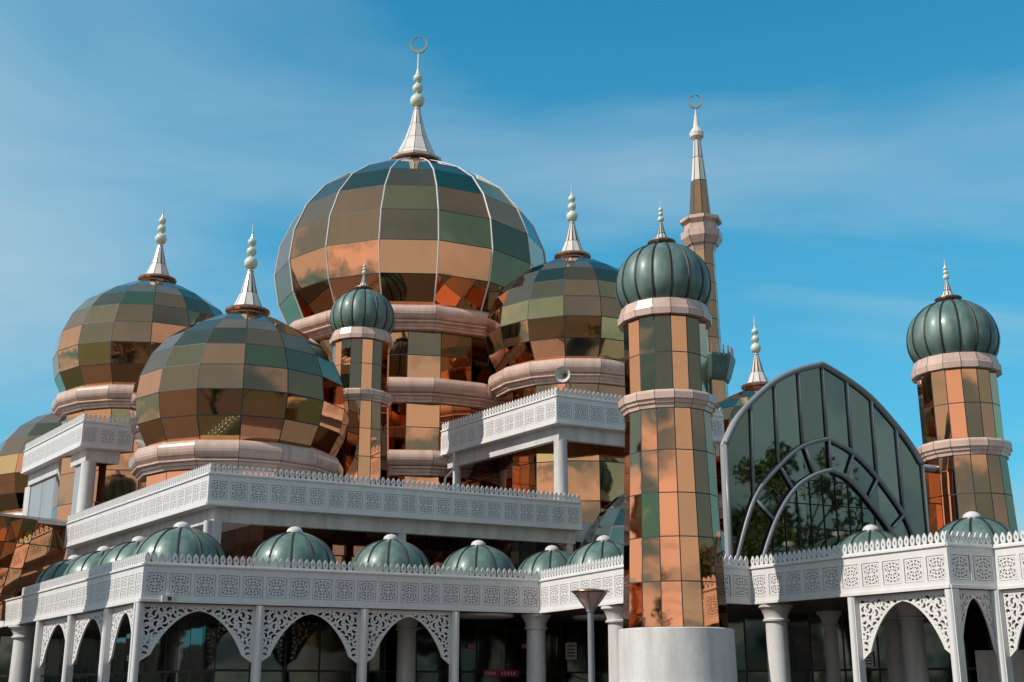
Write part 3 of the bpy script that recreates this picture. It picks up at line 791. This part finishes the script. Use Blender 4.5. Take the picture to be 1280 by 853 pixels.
lows_ = [(240, 570), (330, 440), (420, 375), (508, 345), (600, 400), (693, 490), (790, 620)]
cuts = [0]+[c3(*p)[0] for p in tops_]+[1.01]
gl = MB()
for (u0, za), (u1, zb2) in zip(OUT, OUT[1:]):
    ci = max(j for j in range(len(cuts)-1) if cuts[j] <= (u0+u1)/2)
    random.seed(ci+40); cc = (random.random(), random.random(), random.random())
    gl.poly([fp(u0, zlo), fp(u1, zlo), fp(u1, zb2), fp(u0, za)], 0, cc)
glo = gl.build('glazing', ['green_glass', 'seam'], fa)
random.seed(21)
def mull(pts, r, name='mullion'):
    mm = MB(); mm.tube(pts, r, 8); return mm.build(name, 'alu', fa, True)
mull([fp(u, z, .05) for u, z in OUT], .13, 'arch_frame')
mull([fp(0, zlo, .05), fp(0, zs, .05)], .085, 'side_frame'); mull([fp(1, zlo, .05), fp(1, zs, .05)], .085, 'side_frame')
mid = smooth_line([(150, 900), (170, 810), (240, 570), (335, 445), (420, 375), (510, 350)])+smooth_line([(510, 350), (600, 400), (690, 490), (790, 630), (835, 740), (850, 840)])[1:]
inner_ = smooth_line([(245, 900), (265, 800), (320, 640), (385, 535), (455, 485), (520, 465)])+smooth_line([(520, 465), (580, 495), (650, 570), (740, 690), (790, 800), (810, 880)])[1:]
mull([fp(u, z, .08) for u, z in mid], .10); mull([fp(u, z, .12) for u, z in inner_], .10)
for a, b in zip(tops_, lows_): mull([fp(*c3(*a), .05), fp(*c3(*b), .05)], .07)
for a, b in (((425, 385), (462, 485)), ((335, 455), (385, 540)), ((245, 575), (315, 650)), ((512, 350), (520, 465)), ((603, 405), (575, 495)), ((693, 495), (660, 565)), ((790, 630), (735, 690)), ((745, 800), (790, 880))):
    mull([fp(*c3(*a), .1), fp(*c3(*b), .1)], .07)
# fine joint grid inside the inner arch
m1 = MB()
def top_in(u):
    for (a, za), (b_, zb2) in zip(inner_, inner_[1:]):
        if a <= u <= b_: return za+(zb2-za)*(u-a)/max(1e-6, b_-a)
    return 5.2
ua, ub = inner_[5][0], inner_[-6][0]
for k in range(1, 11):
    u = ua+(ub-ua)*k/11; m1.tube([fp(u, 5, .03), fp(u, max(5.1, top_in(u)-.1), .03)], .022, 4)
for z in (5.9, 6.9, 7.9, 8.9, 9.9):
    us = [uu for uu, zz in inner_ if zz >= z]
    if len(us) > 1: m1.tube([fp(us[0], z, .03), fp(us[-1], z, .03)], .022, 4)
m1.build('glazing_bar', 'seam', fa)
# vault behind the facade and side walls
vt = MB(); dep = .35
def bp_(u, z, k): p = add(add(Lf, dF, WF*u), wi, k); return (p[0], p[1], z)
for (u0, za), (u1, zb2) in zip(OUT, OUT[1:]):
    vt.poly([bp_(u0, za+.02, .1), bp_(u1, zb2+.02, .1), bp_(u1, zb2+.02, dep), bp_(u0, za+.02, dep)], 0)
vt.poly([bp_(0, zlo, dep), bp_(0, zs, dep), bp_(0, zs, .1), bp_(0, zlo, .1)]); vt.poly([bp_(1, zlo, .1), bp_(1, zs, .1), bp_(1, zs, dep), bp_(1, zlo, dep)])
vt.build('vault_roof', 'grey', fa)
gw = MB(); r0 = add(Rf, dF, .15); r1 = add(Rf, dF, 2.6); glass_wall(gw, add(r0, wi, .6), add(r1, wi, .6), zlo, zs-.1, 1.25, 1.5)
gw.build('side_glass_wall', ['copper', 'seam'], fa); gw = MB()
glass_wall(gw, add(add(Lf, dF, -2.0), wi, .5), add(add(Lf, dF, -.1), wi, .5), zlo, zs+.0, 1.0, 1.6)
gw.build('side_glass_wall', ['copper', 'seam'], fa)
m1 = MB(); m1.tube([(*add(r0, wi, .5), zs-.05), (*add(r1, wi, .5), zs-.05)], .16, 10); m1.build('gutter_pipe', 'alu', fa, True)
m1 = MB(); q = bp_(.87, 0, 1.0); m1.lathe([(.05, 13.2), (.16, 13.3), (.05, 13.5), (.12, 13.6), (.02, 13.9), (.015, 14.1)], 8, (q[0], q[1])); m1.build('roof_finial', 'ball', fa)

# ---- street lamp
lp = at(738, 760, 30.5); zl = lambda y: zat(738, y, 30.5)
sl = thing('street_lamp', (lp[0], lp[1], 0), 'grey street lamp with an upturned conical shade before the arcade', 'street lamp')
m1 = MB(); m1.lathe([(.13, 0), (.13, .25), (.085, .3), (.075, zl(766)), (.10, zl(765)), (.10, zl(762.5))], 16, lp); m1.build('pole', 'alu', sl, True, 40)
m1 = MB()
for j in range(6):
    a = 2*math.pi*j/6+.3; m1.tube([(lp[0]+.10*math.cos(a), lp[1]+.10*math.sin(a), zl(763)), (lp[0]+.44*math.cos(a), lp[1]+.44*math.sin(a), zl(741))], .014, 5)
m1.build('cage', 'alu', sl)
m1 = MB(); m1.lathe([(.07, zl(763)), (.41, zl(741.5))], 24, lp, 0, 0, False); m1.build('shade', 'lampglass', sl, True)
m1 = MB(); m1.lathe([(.44, zl(741)), (.48, zl(740)), (.47, zl(739)), (.2, zl(736.5)), (.02, zl(736))], 24, lp); m1.build('cover', 'trim', sl, True, 40)
m1 = MB(); ball(m1, (lp[0], lp[1], zl(752)), .1); m1.build('bulb', 'render', sl, True)

# ---- horn loudspeaker on the balcony parapet
hp = at(703, 468, 63); hz = zat(703, 468, 63)
sp_ = thing('horn_loudspeaker', (hp[0]+.35, hp[1]+.2, Z3+1.6), 'pale grey horn loudspeaker on the upper right balcony corner', 'loudspeaker')
m1 = MB(); prof = [(.43, 0), (.42, .03), (.30, .18), (.17, .4), (.10, .62), (.10, .8)]
dirv = Vector((-.28, -.9, -.12)).normalized(); q = dirv.to_track_quat('-Z', 'Y')
tmp = MB(); tmp.lathe([(r, z) for r, z in prof], 24, (0, 0), 0, 0, False); tmp.lathe([(.10, .8), (.15, .82), (.15, 1.05), (.02, 1.06)], 16, (0, 0))
m1.mesh([tuple(q @ Vector(v)+Vector((hp[0], hp[1], hz))) for v in tmp.v], tmp.f); m1.build('horn', 'render', sp_, True, 40)
m1 = MB(); m1.tube([(hp[0]+.3, hp[1]+.75, hz-.1), (hp[0]+.45, hp[1]+.6, hz-.45), (hp[0]+.5, hp[1]+.35, Z3+1.3)], .05, 8); m1.build('bracket', 'alu', sp_)

# ---- floodlights on the parapet fascia
def flood(px, py, z, label, d, first=[None]):
    p = P(px, py, z)
    if first[0] is None:
        t = thing('floodlight', (0, 0, 0), label, 'floodlight', 'small white floodlights on the arcade', world=False)
        m1 = MB(); m1.box((0, -.20, 0), (.42, .16, .24)); m1.build('housing', 'white', t)
        m1 = MB(); m1.box((.06, -.285, 0), (.14, .012, .14)); m1.build('lens', 'black', t)
        m1 = MB(); m1.box((0, -.08, 0), (.08, .14, .06)); m1.build('bracket', 'alu', t)
        first[0] = t
    else: t = copy_tree(first[0]); t['label'] = label
    t.location = (p[0], p[1], z); t.rotation_euler = (0, 0, math.atan2(d[1], d[0])); return t
flood(208, 749, Z1+.12, 'white floodlight on parapet base just right of the left corner', dAB)
flood(446, 757, Z1+.12, 'white floodlight on parapet base above the second arch post', dAB)
flood(1135, 734.5, Z1+.17, 'white floodlight under the sunlit parapet of the right wing', dDE)
flood(168, 823, 2.95, 'white floodlight beside the arch foot left of the corner post', dLA)
flood(99, 828, 2.9, 'white floodlight beside the middle arch foot of left wing', dLA)
flood(59, 833, 2.8, 'white floodlight by the leftmost arch foot of left wing', dLA)

# ---- signs and posters on the inner glass
def on_wall(px, py, a, b):
    z = 2.5
    q = on_seg(a, b, px, z); z = zat(px, py, q[1]); return q, z
def sign(name, px, py, a, b, w, h, label, cat, kind, group=None):
    q, z = on_wall(px, py, a, b); d = nrm(sub(b, a)); n = (d[1], -d[0]); q = add(q, n, .05); ang = math.atan2(d[1], d[0])
    t = thing(name, (q[0], q[1], z), label, cat, group)
    m1 = MB(); m1.box((q[0], q[1], z), (w, .03, h), ang); m1.build('board', 'white' if kind != 'red' else 'red', t)
    m1 = MB(); f = add(q, n, .02)
    if kind == 'red':
        for k in range(5): e = add(f, d, (-.32+.15*k)*w); m1.box((e[0], e[1], z), (.07*w, .006, h*.5), ang)
        m1.build('lettering', 'white', t)
    else:
        for k in range(4): m1.box((f[0], f[1], z+h*(.3-.2*k)), (w*.7, .006, h*.07), ang)
        if kind == 'poster': m1.lathe([(w*.28, z-h*.15), (w*.28, z-h*.149)], 4, f)
        m1.build('lettering', 'black', t)
    return t
sign('door_sticker', 613, 842, A1, B1, .75, .3, 'red and white sticker low on the glass door, left of two', 'sign', 'red')
sign('door_sticker', 635, 842, A1, B1, 1.05, .3, 'wider red and white sticker low on the glass door, right of two', 'sign', 'red')
sign('door_sign', 588, 808, A1, B1, .4, .22, 'small red sign on the dark glass right of the last arch', 'sign', 'red')
sign('door_sign', 656, 808, A1, B1, .4, .22, 'small red sign on dark glass just left of the round column', 'sign', 'red')
sign('notice', 715, 814, B1, D1p, .6, .75, 'white notice sheet on the glass right of the round column', 'notice', 'poster')
sign('notice', 1087, 824, D1p, G1, .42, .6, 'white notice sheet on dark glass inside the right wing arch', 'notice', 'poster')

# ---- trees beyond the frame, seen mirrored in the glass
def tree(c, h, rc, label, seed):
    rng = random.Random(seed); t = thing('tree', (c[0], c[1], 0), label, 'tree', 'trees around the plaza')
    tr = MB(); tr.tube([(c[0], c[1], 0), (c[0]+.2, c[1], h*.3), (c[0], c[1]+.2, h*.6), (c[0]+.1, c[1], h*.85)], [.35, .28, .18, .06], 8); 
    cl = []
    for k in range(34):
        a = rng.uniform(0, 6.28); zz = rng.uniform(.32, 1.0); rr = rc*math.sqrt(max(.05, 1-((zz-.62)/.42)**2))*rng.uniform(.3, 1)
        e = (c[0]+rr*math.cos(a), c[1]+rr*math.sin(a), h*zz); cl.append(e)
        if k % 3 == 0: tr.tube([(c[0], c[1], h*zz*.6), ((c[0]+e[0])/2, (c[1]+e[1])/2, h*zz*.85), e], [.1, .06, .02], 5)
    tr.build('trunk', 'bark', t, True)
    lf = MB()
    for e in cl:
        s_ = rng.uniform(.7, 1.4)
        for _ in range(110):
            v = Vector((rng.gauss(0, 1), rng.gauss(0, 1), rng.gauss(0, .8))); v = v.normalized()*s_*rng.random()**.4
            p = Vector(e)+v; a = Vector((rng.gauss(0, 1), rng.gauss(0, 1), rng.gauss(0, 1))).normalized(); b2 = a.orthogonal().normalized(); l = rng.uniform(.14, .26)
            lf.poly([p-a*l, p+b2*l*.5, p+a*l, p-b2*l*.5], 0, (rng.random(), 0, 0))
    lf.build('crown', 'leaf', t); return t
tree((29, 40.5), 14, 4.2, 'leafy tree right of the frame mirrored in the glass arch', 1)
tree((37, 33), 12, 4.0, 'smaller leafy tree further right of the frame', 2)
tree((-34, 22), 11, 3.6, 'leafy tree left of the plaza behind the viewer', 3)
tree((22, -22), 15, 5, 'tall leafy tree behind the viewer on the right', 4)
tree((-12, -30), 13, 4.6, 'broad leafy tree behind the viewer on the left', 5)

src = [o for o in bpy.data.objects if o.get('category') == 'tree']
for k, (x, y, lab) in enumerate([(-30, -6, 'leafy tree behind the viewer, nearest on the left'), (-46, 6, 'leafy tree far left behind the viewer'), (4, -38, 'leafy tree straight behind the viewer, furthest back'),
        (38, -8, 'leafy tree far right behind the viewer'), (12, -24, 'leafy tree just right of straight behind the viewer'), (-22, -22, 'leafy tree back left among the plaza trees'), (50, 12, 'leafy tree at the outer right of the plaza')]):
    t = copy_tree(src[k % len(src)]); t['label'] = lab; t.location = (x, y, 0); t.rotation_euler = (0, 0, k*1.3)
# ------------------------------------------------------------------ camera
cam = bpy.data.cameras.new('camera'); co = bpy.data.objects.new('camera', cam); COL.objects.link(co)
co.location = (0, 0, EYE); co.rotation_euler = (math.pi/2+TH, 0, 0)
cam.sensor_width = 36; cam.lens = F/1280*36; cam.clip_end = 5000; cam.clip_start = .1
SC.camera = co

# ------------------------------------------------------------------ light
SUNDIR = Vector((-.90, -.43, .0)).normalized(); EL = R(42)
sv = Vector((SUNDIR.x*math.cos(EL), SUNDIR.y*math.cos(EL), math.sin(EL)))
sl_ = bpy.data.lights.new('sun', 'SUN'); sl_.energy = 4.6; sl_.angle = R(.5); sl_.color = (1, .93, .84)
so = bpy.data.objects.new('sun', sl_); COL.objects.link(so); so.rotation_euler = sv.to_track_quat('Z', 'Y').to_euler(); so.location = (0, 0, 50)
wd = bpy.data.worlds.new('World'); SC.world = wd; wd.use_nodes = True; nt = wd.node_tree
bg = nt.nodes['Background']; out = nt.nodes['World Output']
sky = N(nt, 'ShaderNodeTexSky', sky_type='NISHITA'); sky.sun_disc = False; sky.sun_elevation = EL
sky.sun_rotation = math.atan2(sv.x, sv.y); sky.air_density = 1.0; sky.dust_density = .4; sky.ozone_density = 3.0
tc = N(nt, 'ShaderNodeTexCoord'); sx = N(nt, 'ShaderNodeSeparateXYZ'); nt.links.new(tc.outputs['Generated'], sx.inputs[0])
zc = mth(nt, 'ADD', mth(nt, 'MAXIMUM', sx.outputs[2], 0), .16)
cb = N(nt, 'ShaderNodeCombineXYZ'); nt.links.new(mth(nt, 'DIVIDE', sx.outputs[0], zc), cb.inputs[0]); nt.links.new(mth(nt, 'DIVIDE', sx.outputs[1], zc), cb.inputs[1])
mp = N(nt, 'ShaderNodeMapping'); nt.links.new(cb.outputs[0], mp.inputs[0]); mp.inputs['Rotation'].default_value = (0, 0, R(38)); mp.inputs['Scale'].default_value = (.42, .95, 1)
cir = noise(nt, .95, 8, mp.outputs[0], .5, .9)
cf = ramp(nt, cir.outputs[0], [(.42, (0, 0, 0)), (.62, (1, 1, 1))])
cum = noise(nt, 1.15, 8, cb.outputs[0], .58, .3)
cm = ramp(nt, cum.outputs[0], [(.45, (0, 0, 0)), (.52, (1, 1, 1))])
zm = ramp(nt, sx.outputs[2], [(.30, (1, 1, 1)), (.62, (.0, .0, .0))])
dd = mth(nt, 'ADD', mth(nt, 'MULTIPLY', sx.outputs[0], .55), mth(nt, 'MULTIPLY', sx.outputs[1], .83))
back_ = ramp(nt, mth(nt, 'MULTIPLY_ADD', dd, .5, .5), [(.36, (1, 1, 1)), (.50, (0, 0, 0))])
tint = mixc(nt, 1.0, sky.outputs[0], (.20, 1.2, 1.25), 'MULTIPLY')
hz_ = ramp(nt, sx.outputs[2], [(.0, (1, 1, 1)), (.55, (0, 0, 0))])
tint = mixc(nt, mth(nt, 'MULTIPLY', hz_, .75), tint, (1.2, 3.35, 4.8))
bk = ramp(nt, mth(nt, 'MULTIPLY_ADD', sx.outputs[1], .5, .5), [(.46, (1, 1, 1)), (.68, (0, 0, 0))])
hb_ = ramp(nt, sx.outputs[2], [(.0, (1, 1, 1)), (.85, (.65, .65, .65))])
tint = mixc(nt, mth(nt, 'MULTIPLY', mth(nt, 'MULTIPLY', bk, hb_), .8), tint, (1.0, 1.5, 1.95))
nt.links.new(tint, bg.inputs['Color']); bg.inputs['Strength'].default_value = .13
b2 = N(nt, 'ShaderNodeBackground'); b2.inputs['Color'].default_value = (.55, .80, .95, 1); b2.inputs['Strength'].default_value = .72
b3 = N(nt, 'ShaderNodeBackground'); b3.inputs['Color'].default_value = (1, .96, .92, 1); b3.inputs['Strength'].default_value = 1.1
m1_ = N(nt, 'ShaderNodeMixShader'); nt.links.new(mth(nt, 'MULTIPLY', cf, .8), m1_.inputs[0]); nt.links.new(bg.outputs[0], m1_.inputs[1]); nt.links.new(b2.outputs[0], m1_.inputs[2])
m2_ = N(nt, 'ShaderNodeMixShader'); nt.links.new(mth(nt, 'MULTIPLY', mth(nt, 'MULTIPLY', mth(nt, 'MULTIPLY', cm, back_), zm), .9), m2_.inputs[0]); nt.links.new(m1_.outputs[0], m2_.inputs[1]); nt.links.new(b3.outputs[0], m2_.inputs[2])
nt.links.new(m2_.outputs[0], out.inputs['Surface'])
vs_ = SC.view_settings; vs_.view_transform = 'Standard'; vs_.look = 'None'; vs_.exposure = 0; vs_.gamma = 1
